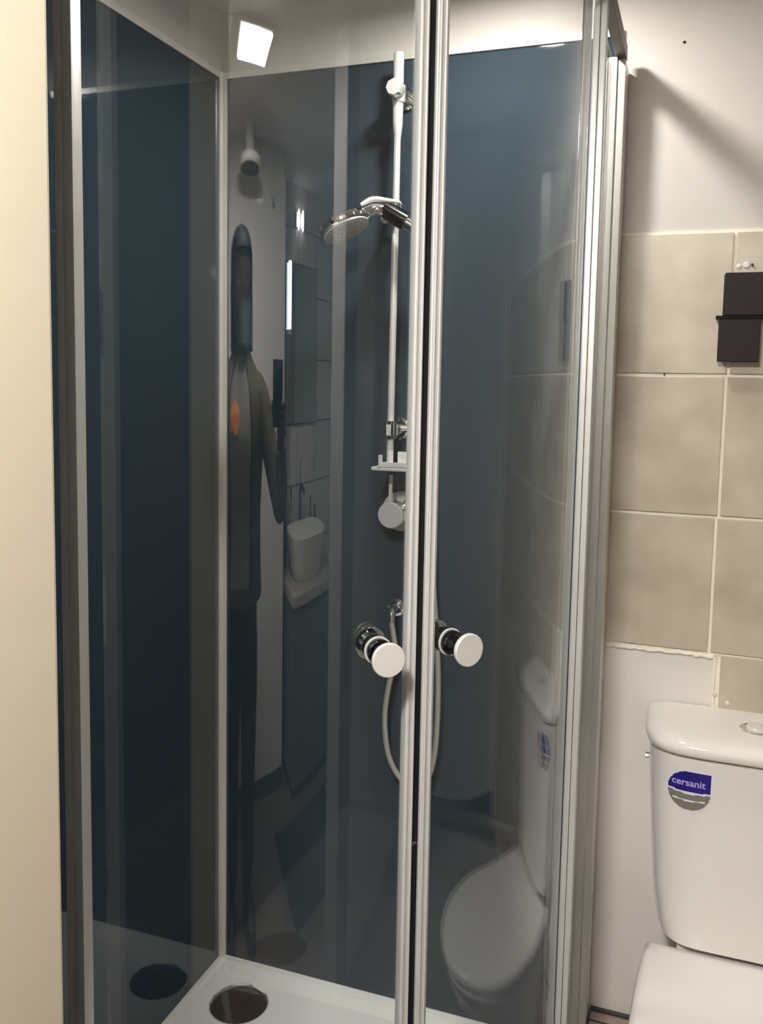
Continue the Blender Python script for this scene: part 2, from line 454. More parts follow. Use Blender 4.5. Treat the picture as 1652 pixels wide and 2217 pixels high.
# curved doors
SEAL = -45.2
def door(a0, a1, edge, kdeg, kz, side, pw):
    d = put('door', arc_sheet(DRD - 0.003, DRD + 0.003, a0, a1, Z0, Z1, 40), M['glass'], enc, smooth=True)
    # closing-edge profile: ribbed aluminium
    e = put('edge_profile', rprof(edge, pw, DRD - 0.009, DRD + 0.008, Z0, Z1, 0.002), M['alu'], d, smooth=True)
    for q in (-0.0035, 0.0035):
        put('profile_rib', rprof(edge, 0.0022, DRD + 0.0075, DRD + 0.0095, Z0, Z1, 0.0005, off=q), M['alu'], d, smooth=True)
    a = math.radians(kdeg); n = Vector((math.cos(a), math.sin(a), 0))
    p = Vector((*arc(DRD, kdeg), kz))
    kb = bmesh.new()
    add_lathe(kb, p, n, [(0, 0.0035), (0.0155, 0.0035), (0.0155, 0.012), (0.013, 0.0135), (0.0125, 0.030), (0.016, 0.038), (0.016, 0.039), (0, 0.039)], 36, 0)
    add_lathe(kb, p, n, [(0, 0.0392), (0.0196, 0.0392), (0.0202, 0.0402), (0.0202, 0.044), (0.0192, 0.045), (0, 0.045)], 40, 1)
    add_lathe(kb, p, -n, [(0, 0.0035), (0.0155, 0.0035), (0.0155, 0.012), (0.0125, 0.0135), (0.0125, 0.026), (0, 0.026)], 36, 0)
    add_lathe(kb, p, -n, [(0, 0.0262), (0.0192, 0.0262), (0.0198, 0.027), (0.0198, 0.031), (0.019, 0.032), (0, 0.032)], 40, 3)
    add_lathe(kb, p, n, [(0, 0.0032), (0.0172, 0.0032), (0.0172, 0.0052), (0, 0.0052)], 36, 2)
    put('door_knob', kb, None, d, smooth=True, mats=[M['dchrome'], M['trim'], M['trim'], M['chrome']])['label'] = 'round chrome knob with a pale flat cap'
    return d
dl = door(-92.5, -46.2, -46.45, -51.6, 0.966, -1, 0.0122)
dr_ = door(-44.0, -3.0, -43.6, -39.7, 0.966, 1, 0.0160)
put('magnetic_seal', rprof(SEAL, 0.0105, DRD - 0.008, DRD + 0.004, Z0 - 0.005, Z1, 0.001), M['blackr'], enc)
put('seal_screw', LATHE((*arc(DRD + 0.0035, SEAL), 0.715), (0.69, -0.72, 0), cyl_prof(0.0028, 0, 0.002, 0.0005), 16), M['chrome'], enc)
# fixed panes by the walls
put('fixed_pane', BOX((0.02, -W - 0.004, Z0), (0.275, -W + 0.002, Z1)), M['glass'], enc)
put('fixed_pane', BOX((W - 0.0255, -0.298, Z0), (W - 0.0205, -0.03, Z1)), M['glass'], enc)
put('gasket', BOX((W - 0.0290, -0.0765, Z0), (W - 0.0262, -0.0705, Z1)), M['gedge'], enc)['label'] = 'dark green gasket line along the fixed pane'
# posts between fixed pane and door on both sides
bm = bmesh.new(); add_box(bm, (0.2630, -W - 0.013, Z0), (0.2742, -W + 0.006, Z1), 0.002)
put('post', bm, M['alu'], enc, smooth=True)
bm = bmesh.new(); add_box(bm, (0.2745, -W - 0.014, Z0), (0.2885, -W + 0.004, Z1), 0.003)
put('post', bm, M['alu'], enc, smooth=True)
bm = bmesh.new(); add_box(bm, (W - 0.0225, -0.328, Z0), (W - 0.0132, -0.306, Z1), 0.002); add_box(bm, (W - 0.0127, -0.325, Z0), (W - 0.0040, -0.306, Z1), 0.002)
put('post', bm, M['alu'], enc, smooth=True)
put('door_seal', BOX((W - 0.0345, -0.334, Z0), (W - 0.0235, -0.328, Z1), 0.001), M['pvc'], enc)['label'] = 'grey translucent strip seal'
put('door_seal', BOX((W - 0.0365, -0.335, Z0), (W - 0.0346, -0.327, Z1), 0.0004), M['dchrome'], enc)
# wall profiles
bm = bmesh.new(); add_box(bm, (W - 0.0258, -0.070, 0.008), (W - 0.0130, -0.001, HE - 0.003), 0.0025); add_box(bm, (W - 0.0132, -0.066, 0.008), (W + 0.0005, -0.0045, HE - 0.007), 0.0025)
put('wall_profile', bm, M['trim'], enc, smooth=True)
put('wall_profile', BOX((0.0065, -W - 0.013, 0.008), (0.045, -W + 0.012, HE - 0.006), 0.002), M['alu'], enc)
# curved top and bottom rails
def rail(z0, z1, r0, r1, m, name):
    n = 30
    o = [(W - AR + r1 - 0.0, -0.002)]
    outer = [(AC[0] + r1, -0.040)] + [arc(r1, -90 * i / n) for i in range(n + 1)] + [(0.0075, AC[1] - r1)]
    inner = [(AC[0] + r0, -0.040)] + [arc(r0, -90 * i / n) for i in range(n + 1)] + [(0.0075, AC[1] - r0)]
    bm = bmesh.new(); k = len(outer)
    V = [[bm.verts.new((x, y, z)) for x, y in L] for L, z in ((outer, z0), (outer, z1), (inner, z1), (inner, z0))]
    for i in range(k - 1):
        for a in range(4):
            b = (a + 1) % 4
            bm.faces.new((V[a][i], V[a][i + 1], V[b][i + 1], V[b][i]))
    for e in (0, k - 1): bm.faces.new([V[a][e] for a in range(4)])
    return put(name, bm, m, enc, smooth=True, angle=0.4)
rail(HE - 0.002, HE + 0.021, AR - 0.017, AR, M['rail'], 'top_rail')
rail(0.006, 0.028, AR - 0.034, AR, M['alu'], 'bottom_rail')
# door rollers below the top rail
for a in (-12, -38, -55, -82):
    x, y = arc(DRD - 0.004, a); n = (math.cos(math.radians(a)), math.sin(math.radians(a)), 0)
    put('roller', LATHE((x, y, HE - 0.022), (-n[0], -n[1], 0), cyl_prof(0.013, 0, 0.010, 0.002), 24), M['chrome'], enc, smooth=True)

# ------------------------------------------------------------------ riser rail, hand shower, hose, valve
PYb = -0.055
BX = 0.4045
rs = thing('riser_rail', 'chrome shower riser rail on the dark rear panel with two wall brackets', 'shower rail', (BX, -0.006, 1.13))
bar = bmesh.new(); add_tube(bar, [(BX - 0.004, PYb, 1.125), (BX - 0.0015, PYb, 1.60), (BX - 0.001, PYb, 1.78)], 0.0066, 20)
put('bar', bar, M['chromes'], rs, smooth=True)
put('upper_sleeve', LATHE((BX - 0.001, PYb, 1.735), (0, 0, 1), [(0, 0), (0.0068, 0), (0.0095, 0.022), (0.0098, 0.05), (0.0098, 0.148), (0.0085, 0.151), (0, 0.151)], 24), M['chromes'], rs, smooth=True)
for z, rr, kz in ((1.817, 0.0215, 0), (1.193, 0.0225, 0)):
    bk = bmesh.new()
    add_lathe(bk, (BX, -0.006, z), (0, -1, 0), [(0, 0), (rr, 0), (rr, 0.006), (rr - 0.004, 0.011), (rr - 0.006, 0.0085), (0, 0.0085)], 36, 0)
    add_lathe(bk, (BX, -0.014, z), (0, -1, 0), [(0, 0), (0.010, 0), (0.010, 0.034), (0, 0.034)], 24, 0)
    if z > 1.5:
        add_lathe(bk, (BX, PYb - 0.004, z), (0, -1, 0), [(0, 0), (0.0145, 0), (0.016, 0.006), (0.016, 0.024), (0.0145, 0.027), (0, 0.027)], 8, 1)
        add_lathe(bk, (BX, PYb, z - 0.020), (0, 0, 1), [(0, 0), (0.011, 0), (0.0125, 0.005), (0.0125, 0.030), (0, 0.032)], 24, 1)
    else:
        add_box(bk, (BX - 0.0155, PYb - 0.014, z - 0.0185), (BX + 0.010, PYb + 0.012, z + 0.0185), 0.008, 1)
    put('wall_bracket', bk, None, rs, smooth=True, mats=[M['chrome'], M['chromes']])
# soap dish
sd = bmesh.new()
add_box(sd, (0.388, -0.125, 1.1205), (0.478, -0.030, 1.1275), 0.003)
add_box(sd, (0.403, -0.127, 1.1275), (0.409, -0.121, 1.150), 0.001)
add_box(sd, (0.409, -0.034, 1.1275), (0.478, -0.030, 1.150), 0.001)
add_box(sd, (0.409, -0.125, 1.1275), (0.478, -0.121, 1.1370), 0.001)
put('soap_dish', sd, M['chromes'], rs)
# slider holder
sl = bmesh.new()
add_lathe(sl, (BX - 0.0015, PYb, 1.583), (0, 0, 1), [(0, 0), (0.0125, 0), (0.015, 0.004), (0.015, 0.030), (0.012, 0.034), (0, 0.034)], 24)
put('slider', sl, M['chrome'], rs, smooth=True)
put('clamp_knob', LATHE((BX - 0.014, PYb, 1.589), (-1, -0.45, -0.1), [(0, 0), (0.007, 0), (0.009, 0.004), (0.0095, 0.012), (0.006, 0.016), (0, 0.0165)], 20), M['trim'], rs, smooth=True)
# hand shower
hs = thing('hand_shower', 'chrome hand shower with a round pale spray face held on the riser rail', 'hand shower', (0.40, -0.11, 1.58))
hd_c = Vector((0.343, -0.150, 1.553)); hn = Vector((0.46, -0.05, -0.886)).normalized()
put('shower_head', LATHE(hd_c - hn * 0.004, -hn, [(0, -0.004), (0.042, -0.004), (0.049, 0.0), (0.0505, 0.005), (0.047, 0.012), (0.032, 0.020), (0.0, 0.024)], 48), M['chrome'], hs, smooth=True)
face = put('spray_face', LATHE(hd_c, hn, [(0, -0.001), (0.0440, -0.001), (0.0440, 0.0008), (0.041, 0.002), (0, 0.0026)], 48), M['trim'], hs, smooth=True)
nz = bmesh.new(); fx, fy, _ = frame_of(hn)
for rr, k in ((0.010, 6), (0.020, 12), (0.030, 18)):
    for i in range(k):
        a = 2 * PI * i / k
        add_lathe(nz, hd_c + fx * rr * math.cos(a) + fy * rr * math.sin(a) + hn * 0.0015, hn, [(0.0013, 0), (0.0009, 0.0022), (0, 0.0022)], 6)
tag(put('nozzles', nz, M['pvc'], hs), kind='stuff')
hb = bmesh.new()
pts = spline([hd_c - hn * 0.016 + Vector((0.020, 0.006, 0.008)), (0.374, -0.128, 1.588), (0.395, -0.110, 1.594), (0.425, -0.100, 1.580), (0.455, -0.092, 1.562), (0.484, -0.085, 1.545)], 6)
add_tube(hb, pts, [0.006 + 0.006 * min(1, i / 8) for i in range(len(pts))], 18)
put('handle', hb, M['chrome'], hs, smooth=True)
hc = bmesh.new()
add_tube(hc, spline([(BX - 0.004, PYb - 0.012, 1.598), (0.405, -0.085, 1.594), (0.412, -0.100, 1.588)], 5), [0.013] * 11, 18)
add_tube(hc, [(0.398, -0.106, 1.597), (0.438, -0.098, 1.573)], [0.0155, 0.0175], 24)
put('cradle', hc, M['dchrome'], rs, smooth=True)
put('cover_plate', add_tube(bmesh.new(), spline([(0.364, -0.135, 1.600), (0.382, -0.125, 1.6105), (0.404, -0.115, 1.610), (0.430, -0.108, 1.606)], 5), [0.003, 0.0035, 0.004, 0.0045, 0.005, 0.005, 0.005, 0.005, 0.005, 0.0045, 0.004, 0.004, 0.0035, 0.003, 0.0025, 0.002], 14), M['trim'], rs, smooth=True)
# wall outlet
ou = thing('hose_outlet', 'small round chrome wall outlet with elbow where the hose starts', 'hose outlet', (0.405, -0.006, 0.835))
put('rosette', LATHE((0.4055, -0.006, 0.837), (0, -1, 0), [(0, 0), (0.0185, 0), (0.0175, 0.006), (0.012, 0.010), (0, 0.010)], 32), M['chrome'], ou, smooth=True)
put('elbow', add_tube(bmesh.new(), spline([(0.4055, -0.014, 0.838), (0.4065, -0.034, 0.8395), (0.4075, -0.047, 0.833), (0.4085, -0.050, 0.818)], 6), 0.0082, 18), M['chrome'], ou, smooth=True)
hp = spline([(0.4085, -0.050, 0.819), (0.4120, -0.050, 0.800), (0.4175, -0.050, 0.765), (0.4165, -0.050, 0.735), (0.4060, -0.050, 0.690), (0.3985, -0.050, 0.630), (0.4020, -0.050, 0.575), (0.4130, -0.050, 0.534),
             (0.434, -0.050, 0.504), (0.462, -0.050, 0.492), (0.488, -0.050, 0.510), (0.502, -0.050, 0.560), (0.5065, -0.050, 0.640), (0.5055, -0.050, 0.730), (0.500, -0.052, 0.810),
             (0.490, -0.055, 0.95), (0.484, -0.06, 1.15), (0.484, -0.07, 1.35), (0.488, -0.08, 1.47), (0.492, -0.084, 1.52), (0.485, -0.085, 1.544)], 6)
ho = put('shower_hose', add_tube(bmesh.new(), hp, 0.0056, 12), M['hose'], smooth=True)
tag(ho, 'silver shower hose hanging in a loop from the wall outlet', 'hose')
# mixer valve
mv = thing('mixer_valve', 'round chrome mixer valve with an upright lever on the rear panel', 'shower valve', (0.405, -0.006, 1.03))
put('wall_plate', LATHE((0.410, -0.006, 1.030), (0, -1, 0), [(0, 0), (0.0395, 0), (0.0395, 0.003), (0.037, 0.006), (0, 0.006)], 48), M['chromes'], mv, smooth=True)
put('body', LATHE((0.408, -0.012, 1.030), (0, -1, 0), [(0, 0), (0.023, 0), (0.023, 0.020), (0.0195, 0.022), (0.0195, 0.028), (0.023, 0.030), (0.023, 0.046), (0, 0.046)], 40), M['chrome'], mv, smooth=True)
put('front_cap', LATHE((0.408, -0.0585, 1.030), (0, -1, 0), [(0, 0), (0.0245, 0), (0.0255, 0.002), (0.0255, 0.009), (0.0235, 0.0115), (0, 0.012)], 44), M['chromes'], mv, smooth=True)
put('lever', BOX((0.4040, -0.0690, 1.052), (0.4110, -0.0640, 1.1080), 0.0015), M['chromes'], mv)
put('diverter_knob', LATHE((0.434, -0.012, 1.049), (0, -1, 0), [(0, 0), (0.012, 0), (0.012, 0.010), (0.009, 0.012), (0.009, 0.018), (0.0115, 0.020), (0.0115, 0.026), (0, 0.027)], 12), M['chrome'], mv, smooth=True)

# ------------------------------------------------------------------ toilet
TCX = 1.078
to = thing('toilet', 'white close-coupled toilet against the beige tiled wall', 'toilet', (TCX, -0.35, ZF))
TD = 0.176
def tank_w(z):                   # half width against height
    u = (z - 0.345) / (0.686 - 0.345)
    return 0.141 + 0.0375 * (max(0, u) ** 0.42)
def tank_loop(z, sw=0.0, sd=0.0, n=40):
    hw = tank_w(min(z, 0.686)) + sw; d = TD * (0.90 + 0.10 * min(1, max(0, (z - 0.345) / 0.34))) + sd
    L = [(TCX - hw, -0.006, z)]
    for i in range(n + 1):       # from the left side round the bowed front to the right side
        a = PI - PI * i / n
        c, s = math.cos(a), math.sin(a)
        e = 0.34
        x = hw * (abs(c) ** e) * (1 if c > 0 else -1); y = abs(s) ** (e * 1.9)
        yy = -0.05 - (d - 0.05) * y
        L.append((TCX + x, yy, z))
    L.append((TCX + hw, -0.006, z))
    return L
def front_y(x, z):
    L = tank_loop(z, n=200)
    best = -0.17
    for a, b in zip(L, L[1:]):
        if a[0] <= x <= b[0] and b[0] > a[0]:
            t_ = (x - a[0]) / (b[0] - a[0]); best = a[1] + (b[1] - a[1]) * t_
    return best
zs = [0.345, 0.350, 0.36, 0.38, 0.41, 0.45, 0.50, 0.55, 0.60, 0.65, 0.684]
bm = bmesh.new()
lo_ = [tank_loop(0.345, -0.008, -0.008)] + [tank_loop(z) for z in zs[1:]]
add_loft(bm, lo_)
cis = put('cistern', bm, M['ceramic'], to, smooth=True, angle=0.9)
bm = bmesh.new()
add_loft(bm, [tank_loop(0.6865, 0.001, 0.001), tank_loop(0.6885, 0.005, 0.007), tank_loop(0.696, 0.007, 0.009), tank_loop(0.703, 0.006, 0.008), tank_loop(0.709, 0.001, 0.003),
              tank_loop(0.713, -0.010, -0.006), tank_loop(0.7155, -0.03, -0.03), tank_loop(0.7165, -0.08, -0.06)])
put('cistern_lid', bm, M['ceramic'], to, smooth=True, angle=1.2)
BT = (1.070, -0.094, 0.716)
fb = bmesh.new(); add_lathe(fb, BT, (0, 0, 1), [(0, 0), (0.0265, 0), (0.0265, 0.0025), (0.0235, 0.004), (0.0225, 0.0025), (0, 0.0025)], 40)
bt = put('flush_button', fb, M['chrome'], to, smooth=True)
fb = bmesh.new(); add_lathe(fb, (BT[0] + 0.003, BT[1], BT[2] + 0.0026), (0, 0, 1), [(0, 0), (0.0185, 0), (0.0185, 0.004), (0.017, 0.0055), (0, 0.006)], 36)
put('push_plate', fb, M['chromes'], bt, smooth=True)
# fill valve bolt on the side
put('side_bolt', LATHE((TCX - 0.172, -0.10, 0.648), (-1, 0, 0), [(0, -0.006), (0.009, -0.006), (0.009, 0.002), (0.0055, 0.003), (0.0055, 0.010), (0, 0.010)], 8), M['chrome'], to)
# bowl
def egg(hw, yb, yf, z, n=48, flat=0.0, cx=TCX):
    """D-shaped outline: straight rear at yb, rounded front at yf"""
    L = []; ym = yb + (yf - yb) * 0.52
    for i in range(n + 1):
        a = PI + PI * i / n                 # left -> front -> right
        L.append((cx + hw * math.cos(a), ym + (ym - yf) * math.sin(a), z))
    k = 8
    for i in range(1, k):                    # right side up to rear
        t_ = i / k; L.append((cx + hw * (1 - 0.07 * t_ ** 2), ym + (yb - ym) * t_, z))
    L.append((cx + hw * 0.93, yb, z)); L.append((cx, yb, z)); L.append((cx - hw * 0.93, yb, z))
    for i in range(k - 1, 0, -1):
        t_ = i / k; L.append((cx - hw * (1 - 0.07 * t_ ** 2), ym + (yb - ym) * t_, z))
    return L
bm = bmesh.new()
add_loft(bm, [egg(0.115, -0.10, -0.42, ZF), egg(0.112, -0.10, -0.42, ZF + 0.03), egg(0.105, -0.09, -0.43, ZF + 0.12), egg(0.115, -0.08, -0.47, ZF + 0.22),
              egg(0.145, -0.10, -0.55, 0.20), egg(0.165, -0.14, -0.605, 0.26), egg(0.170, -0.15, -0.622, 0.29), egg(0.168, -0.152, -0.619, 0.302)])
put('bowl', bm, M['ceramic'], to, smooth=True, angle=1.0)
bm = bmesh.new()
add_box(bm, (TCX - 0.115, -0.140, 0.298), (TCX + 0.115, -0.02, 0.3435), 0.006)
put('cistern_base', bm, M['ceramic'], to, smooth=True)
bm = bmesh.new()
add_loft(bm, [egg(0.168, -0.178, -0.625, 0.3035), egg(0.174, -0.175, -0.632, 0.306), egg(0.175, -0.175, -0.633, 0.314), egg(0.172, -0.176, -0.630, 0.317)])
put('seat', bm, M['seatw'], to, smooth=True, angle=1.0)
bm = bmesh.new()
add_loft(bm, [egg(0.170, -0.150, -0.634, 0.3185), egg(0.177, -0.146, -0.642, 0.321), egg(0.179, -0.145, -0.644, 0.330), egg(0.176, -0.146, -0.641, 0.337), egg(0.168, -0.150, -0.633, 0.3405), egg(0.150, -0.165, -0.61, 0.3420), egg(0.06, -0.25, -0.48, 0.3432)])
put('seat_lid', bm, M['seatw'], to, smooth=True, angle=1.0)
for s in (-1, 1):
    put('hinge', LATHE((TCX + s * 0.075 - 0.02, -0.168, 0.328), (1, 0, 0), cyl_prof(0.008, 0, 0.04, 0.002), 20), M['chrome'], to, smooth=True)
# sticker on the cistern
st = thing('sticker', 'round blue and grey maker sticker with one square corner on the cistern front', 'sticker', (0.9695, front_y(0.9695, 0.625), 0.625))
def st_patch(name, inside, m, lift, n=46, R=0.036, c=(0.9695, 0.6275), parent=None, text=None):
    bm = bmesh.new(); V = {}
    def vert(i, j):
        if (i, j) not in V:
            x = c[0] + (i / n - 0.5) * 2 * R; z = c[1] + (j / n - 0.5) * 2 * R
            V[i, j] = bm.verts.new((x, front_y(x, z) - lift, z))
        return V[i, j]
    for i in range(n):
        for j in range(n):
            u = ((i + 0.5) / n - 0.5) * 2; v = ((j + 0.5) / n - 0.5) * 2
            if inside(u, v): bm.faces.new((vert(i, j), vert(i + 1, j), vert(i + 1, j + 1), vert(i, j + 1)))
    me = bpy.data.meshes.new(name); bm.to_mesh(me); bm.free(); me.materials.append(m)
    o = bpy.data.objects.new(name, me); COL.objects.link(o)
    o.parent = parent; o.matrix_parent_inverse = Matrix.Translation(parent.location).inverted()
    return o
def tear(u, v, r): return (u * u + v * v < r * r) or (0 <= u < r and 0 <= v < r)
def wavy(u): return -0.04 - 0.0 * u
st_patch('backing', lambda u, v: tear(u, v, 1.0), M['stwhite'], 0.0006, parent=st)
st_patch('blue_field', lambda u, v: tear(u, v, 0.93) and v > -0.06 + 0.10 * u * u, M['stblue'], 0.0010, parent=st)
st_patch('grey_field', lambda u, v: tear(u, v, 0.93) and v < -0.16 + 0.10 * u * u, M['stgrey'], 0.0010, parent=st)
st_patch('thin_line', lambda u, v: abs(u) < 0.68 and abs(v + 0.47 - 0.10 * u * u) < 0.035, M['stwhite'], 0.0014, parent=st)
tcv = bpy.data.curves.new('lettering', 'FONT'); tcv.body = 'cersanit'; tcv.size = 0.0165; tcv.align_x = 'CENTER'; tcv.align_y = 'CENTER'; tcv.extrude = 0.0; tcv.offset = 0.0003
tob = bpy.data.objects.new('tmp', tcv); COL.objects.link(tob)
dg = bpy.context.evaluated_depsgraph_get(); me = bpy.data.meshes.new_from_object(tob.evaluated_get(dg))
bpy.data.objects.remove(tob)
me.name = 'lettering'; me.materials.clear(); me.materials.append(M['sttext'])
for v in me.vertices:
    x = 0.9680 + v.co.x; z = 0.6410 + v.co.y
    v.co = (x, front_y(x, z) - 0.0015, z)
lt = bpy.data.objects.new('lettering', me); COL.objects.link(lt); lt.parent = st; lt.matrix_parent_inverse = Matrix.Translation(st.location).inverted()

# ------------------------------------------------------------------ black wall fitting
bp = thing('black_wall_holder', 'black square two-part wall holder screwed on the beige tiles over the toilet', 'wall holder', (1.012, -0.008, 1.405))
put('back_plate', BOX((0.984, -0.018, 1.334), (1.040, -0.0085, 1.476), 0.001), M['blacke'], bp)
put('lower_cover', BOX((0.9785, -0.030, 1.3285), (1.0445, -0.0185, 1.4005), 0.0015), M['black'], bp)
put('upper_cover', BOX((0.9850, -0.034, 1.4065), (1.0535, -0.0185, 1.4775), 0.0015), M['black'], bp)
put('divider_bar', BOX((0.9735, -0.031, 1.4008), (1.0535, -0.0105, 1.4062), 0.0008), M['blacke'], bp)

# ------------------------------------------------------------------ lamps
def led_panel(name, label, x, y, s, m, rot=0.0):
    t = thing(name, label, 'ceiling light', (x, y, ZC))
    def bx(h, z0, z1): 
        c, si = math.cos(rot), math.sin(rot)
        return [(x + a * c - b * si, y + a * si + b * c) for a, b in ((-h, -h), (h, -h), (h, h), (-h, h))]
    put('frame', PRISM(bx(s / 2 + 0.008, 0, 0), ZC - 0.014, ZC - 0.0005), M['trim'], t)
    put('diffuser', PRISM(bx(s / 2, 0, 0), ZC - 0.017, ZC - 0.0145), m, t)
    return t
led_panel('ceiling_light', 'lit square ceiling light mirrored in the left shower door', 0.694, -1.737, 0.20, M['ledroom'])
t = thing('ceiling_spotlight', 'small round lit spotlight in the ceiling over the shower', 'ceiling light', (0.62, -0.305, ZC))
put('bezel', LATHE((0.62, -0.305, ZC - 0.0005), (0, 0, -1), [(0.041, 0), (0.052, 0), (0.050, 0.0085), (0.042, 0.0105), (0.041, 0.0105), (0.041, 0)], 36), M['trim'], t, smooth=True)
put('diffuser', LATHE((0.62, -0.305, ZC - 0.0008), (0, 0, -1), [(0, 0), (0.040, 0), (0.040, 0.005), (0, 0.005)], 36), M['ledshower'], t)
v = thing('ceiling_vent', 'round white ceiling extractor with a dark slatted front, mirrored in the left shower door', 'vent', (0.80, -2.40, ZC))
put('duct', LATHE((0.80, -2.40, ZC - 0.001), (0, 0, -1), [(0, 0), (0.045, 0), (0.045, 0.100), (0, 0.100)], 28), M['room'], v, smooth=True)
put('housing', LATHE((0.80, -2.40, ZC - 0.096), (0, 0, -1), [(0, 0), (0.112, 0), (0.118, 0.006), (0.118, 0.024), (0.112, 0.030), (0.098, 0.030), (0.098, 0.026), (0, 0.026)], 40), M['ceramic'], v, smooth=True)
for i in range(-5, 6):
    hw = math.sqrt(0.096 ** 2 - (i * 0.017) ** 2)
    put('slat', BOX((0.80 - hw, -2.40 + i * 0.017 - 0.004, ZC - 0.1275), (0.80 + hw, -2.40 + i * 0.017 + 0.004, ZC - 0.1225)), M['cab'], v)

# ------------------------------------------------------------------ vanity corner (seen in the door glass)
va = thing('vanity_cabinet', 'grey washbasin cabinet with two doors mirrored in the left shower door', 'cabinet', (1.7, -2.65, ZF))
put('body', BOX((1.36, -2.905, ZF + 0.04), (2.08, -2.385, 0.540), 0.002), M['cab'], va)
put('door', BOX((1.362, -2.3845, ZF + 0.045), (1.716, -2.368, 0.536), 0.002), M['cab'], va)
put('door', BOX((1.724, -2.3845, ZF + 0.045), (2.078, -2.368, 0.536), 0.002), M['cab'], va)
put('plinth', BOX((1.38, -2.90, ZF), (2.06, -2.41, ZF + 0.04)), M['skirt'], va)
tag(put('worktop', BOX((1.345, -2.915, 0.541), (2.095, -2.355, 0.580), 0.003), M['stone']), 'speckled stone worktop lying on the grey washbasin cabinet', 'worktop')
ba = thing('wash_basin', 'tapered white countertop basin standing on the vanity worktop', 'basin', (1.68, -2.63, 0.58))
bm = bmesh.new(); n = 48
def sq(hx, hy, z, e=0.6):
    return [(1.68 + hx * abs(math.cos(a)) ** e * (1 if math.cos(a) > 0 else -1), -2.63 + hy * abs(math.sin(a)) ** e * (1 if math.sin(a) > 0 else -1), z) for a in [2 * PI * (i + 0.5) / n for i in range(n)]]
add_loft(bm, [sq(0.20, 0.14, 0.581), sq(0.225, 0.16, 0.62), sq(0.27, 0.195, 0.735), sq(0.272, 0.197, 0.743), sq(0.266, 0.191, 0.746), sq(0.256, 0.182, 0.740), sq(0.17, 0.12, 0.66), sq(0.08, 0.06, 0.645)])
put('bowl', bm, M['ceramic'], ba, smooth=True)
ta = thing('basin_tap', 'dark tall basin tap behind the white basin', 'tap', (1.70, -2.86, 0.58))
put('spout', add_tube(bmesh.new(), spline([(1.70, -2.865, 0.581), (1.70, -2.865, 0.80), (1.70, -2.85, 0.86), (1.70, -2.80, 0.875), (1.70, -2.73, 0.865)], 5), 0.014, 14), M['dchrome'], ta, smooth=True)
put('lever', add_tube(bmesh.new(), [(1.70, -2.865, 0.87), (1.715, -2.87, 0.98)], 0.006, 10), M['dchrome'], ta, smooth=True)
def bottle(x, y, z, r, h, m, label):
    b = thing('bottle', label, 'bottle', (x, y, z))
    put('body', LATHE((x, y, z + 0.0005), (0, 0, 1), [(0, 0), (r, 0), (r, h * 0.65), (r * 0.5, h * 0.78), (r * 0.35, h * 0.8), (0, h * 0.8)], 20), m, b, smooth=True)
    put('cap', LATHE((x, y, z + h * 0.8), (0, 0, 1), [(0, 0), (r * 0.4, 0), (r * 0.4, h * 0.2), (0, h * 0.2)], 16), M['blackr'], b, smooth=True)
bottle(1.44, -2.86, 0.58, 0.028, 0.26, M['bottle1'], 'dark green bottle at the left end of the vanity top')
bottle(1.55, -2.875, 0.58, 0.026, 0.30, M['bottle3'], 'clear grey bottle between green bottle and basin tap')
bottle(1.90, -2.87, 0.58, 0.030, 0.24, M['bottle2'], 'amber bottle behind the right of the basin')
bottle(1.99, -2.87, 0.58, 0.026, 0.20, M['bottle1'], 'short dark bottle at the right end of the vanity top')
mr = thing('wall_mirror', 'tall rectangular wall mirror over the vanity', 'mirror', (1.73, -2.93, 1.12))
put('mirror_glass', BOX((1.46, -2.912, 1.115), (2.02, -2.906, 1.72)), M['mirror'], mr)
put('backing', BOX((1.455, -2.9265, 1.110), (2.025, -2.9125, 1.725)), M['skirt'], mr)
ml = thing('mirror_light', 'lit vertical light tube at the left edge of the mirror', 'mirror light', (1.50, -2.90, 1.45))
put('tube', LATHE((1.505, -2.875, 1.47), (0, 0, 1), cyl_prof(0.026, 0, 0.25, 0.004), 20), M['ledtube'], ml, smooth=True)
for z in (1.45, 1.72): put('end_cap', LATHE((1.505, -2.875, z), (0, 0, 1), cyl_prof(0.029, 0, 0.02, 0.002), 20), M['chrome'], ml, smooth=True)
put('mount', BOX((1.495, -2.9055, 1.46), (1.515, -2.87, 1.475)), M['chrome'], ml)
wl = thing('wall_lamp', 'two small lit bulbs on a plate above the mirror', 'wall lamp', (1.69, -2.927, 1.88))
put('plate', BOX((1.60, -2.9265, 1.86), (1.80, -2.915, 1.92), 0.003), M['chrome'], wl)
for x in (1.655, 1.725):
    put('bulb', LATHE((x, -2.895, 1.845), (0, 0, 1), [(0, 0), (0.014, 0.006), (0.018, 0.04), (0.014, 0.075), (0, 0.085)], 16), M['bulb'], wl, smooth=True)
    put('socket', LATHE((x, -2.9145, 1.888), (0, 1, 0), cyl_prof(0.012, -0.012, 0.0, 0.001), 12), M['chrome'], wl)
hk = thing('wall_hook', 'small bright hook high on the plain rear wall', 'hook', (1.15, -2.56, 1.85))
put('hook_plate', LATHE((1.13, -2.5595, 1.845), (0, 1, 0), cyl_prof(0.020, 0, 0.006, 0.001), 20), M['chrome'], hk, smooth=True)
put('peg', LATHE((1.13, -2.553, 1.845), (0, 1, 0.3), cyl_prof(0.008, 0, 0.03, 0.002), 14), M['chrome'], hk, smooth=True)
rug = thing('bath_mat', 'dark blue bath mat on the floor between vanity and doorway', 'mat', (1.35, -1.9, ZF))
put('mat_body', BOX((1.08, -2.25, ZF + 0.0005), (1.75, -1.72, ZF + 0.014), 0.004), M['trouser'], rug)

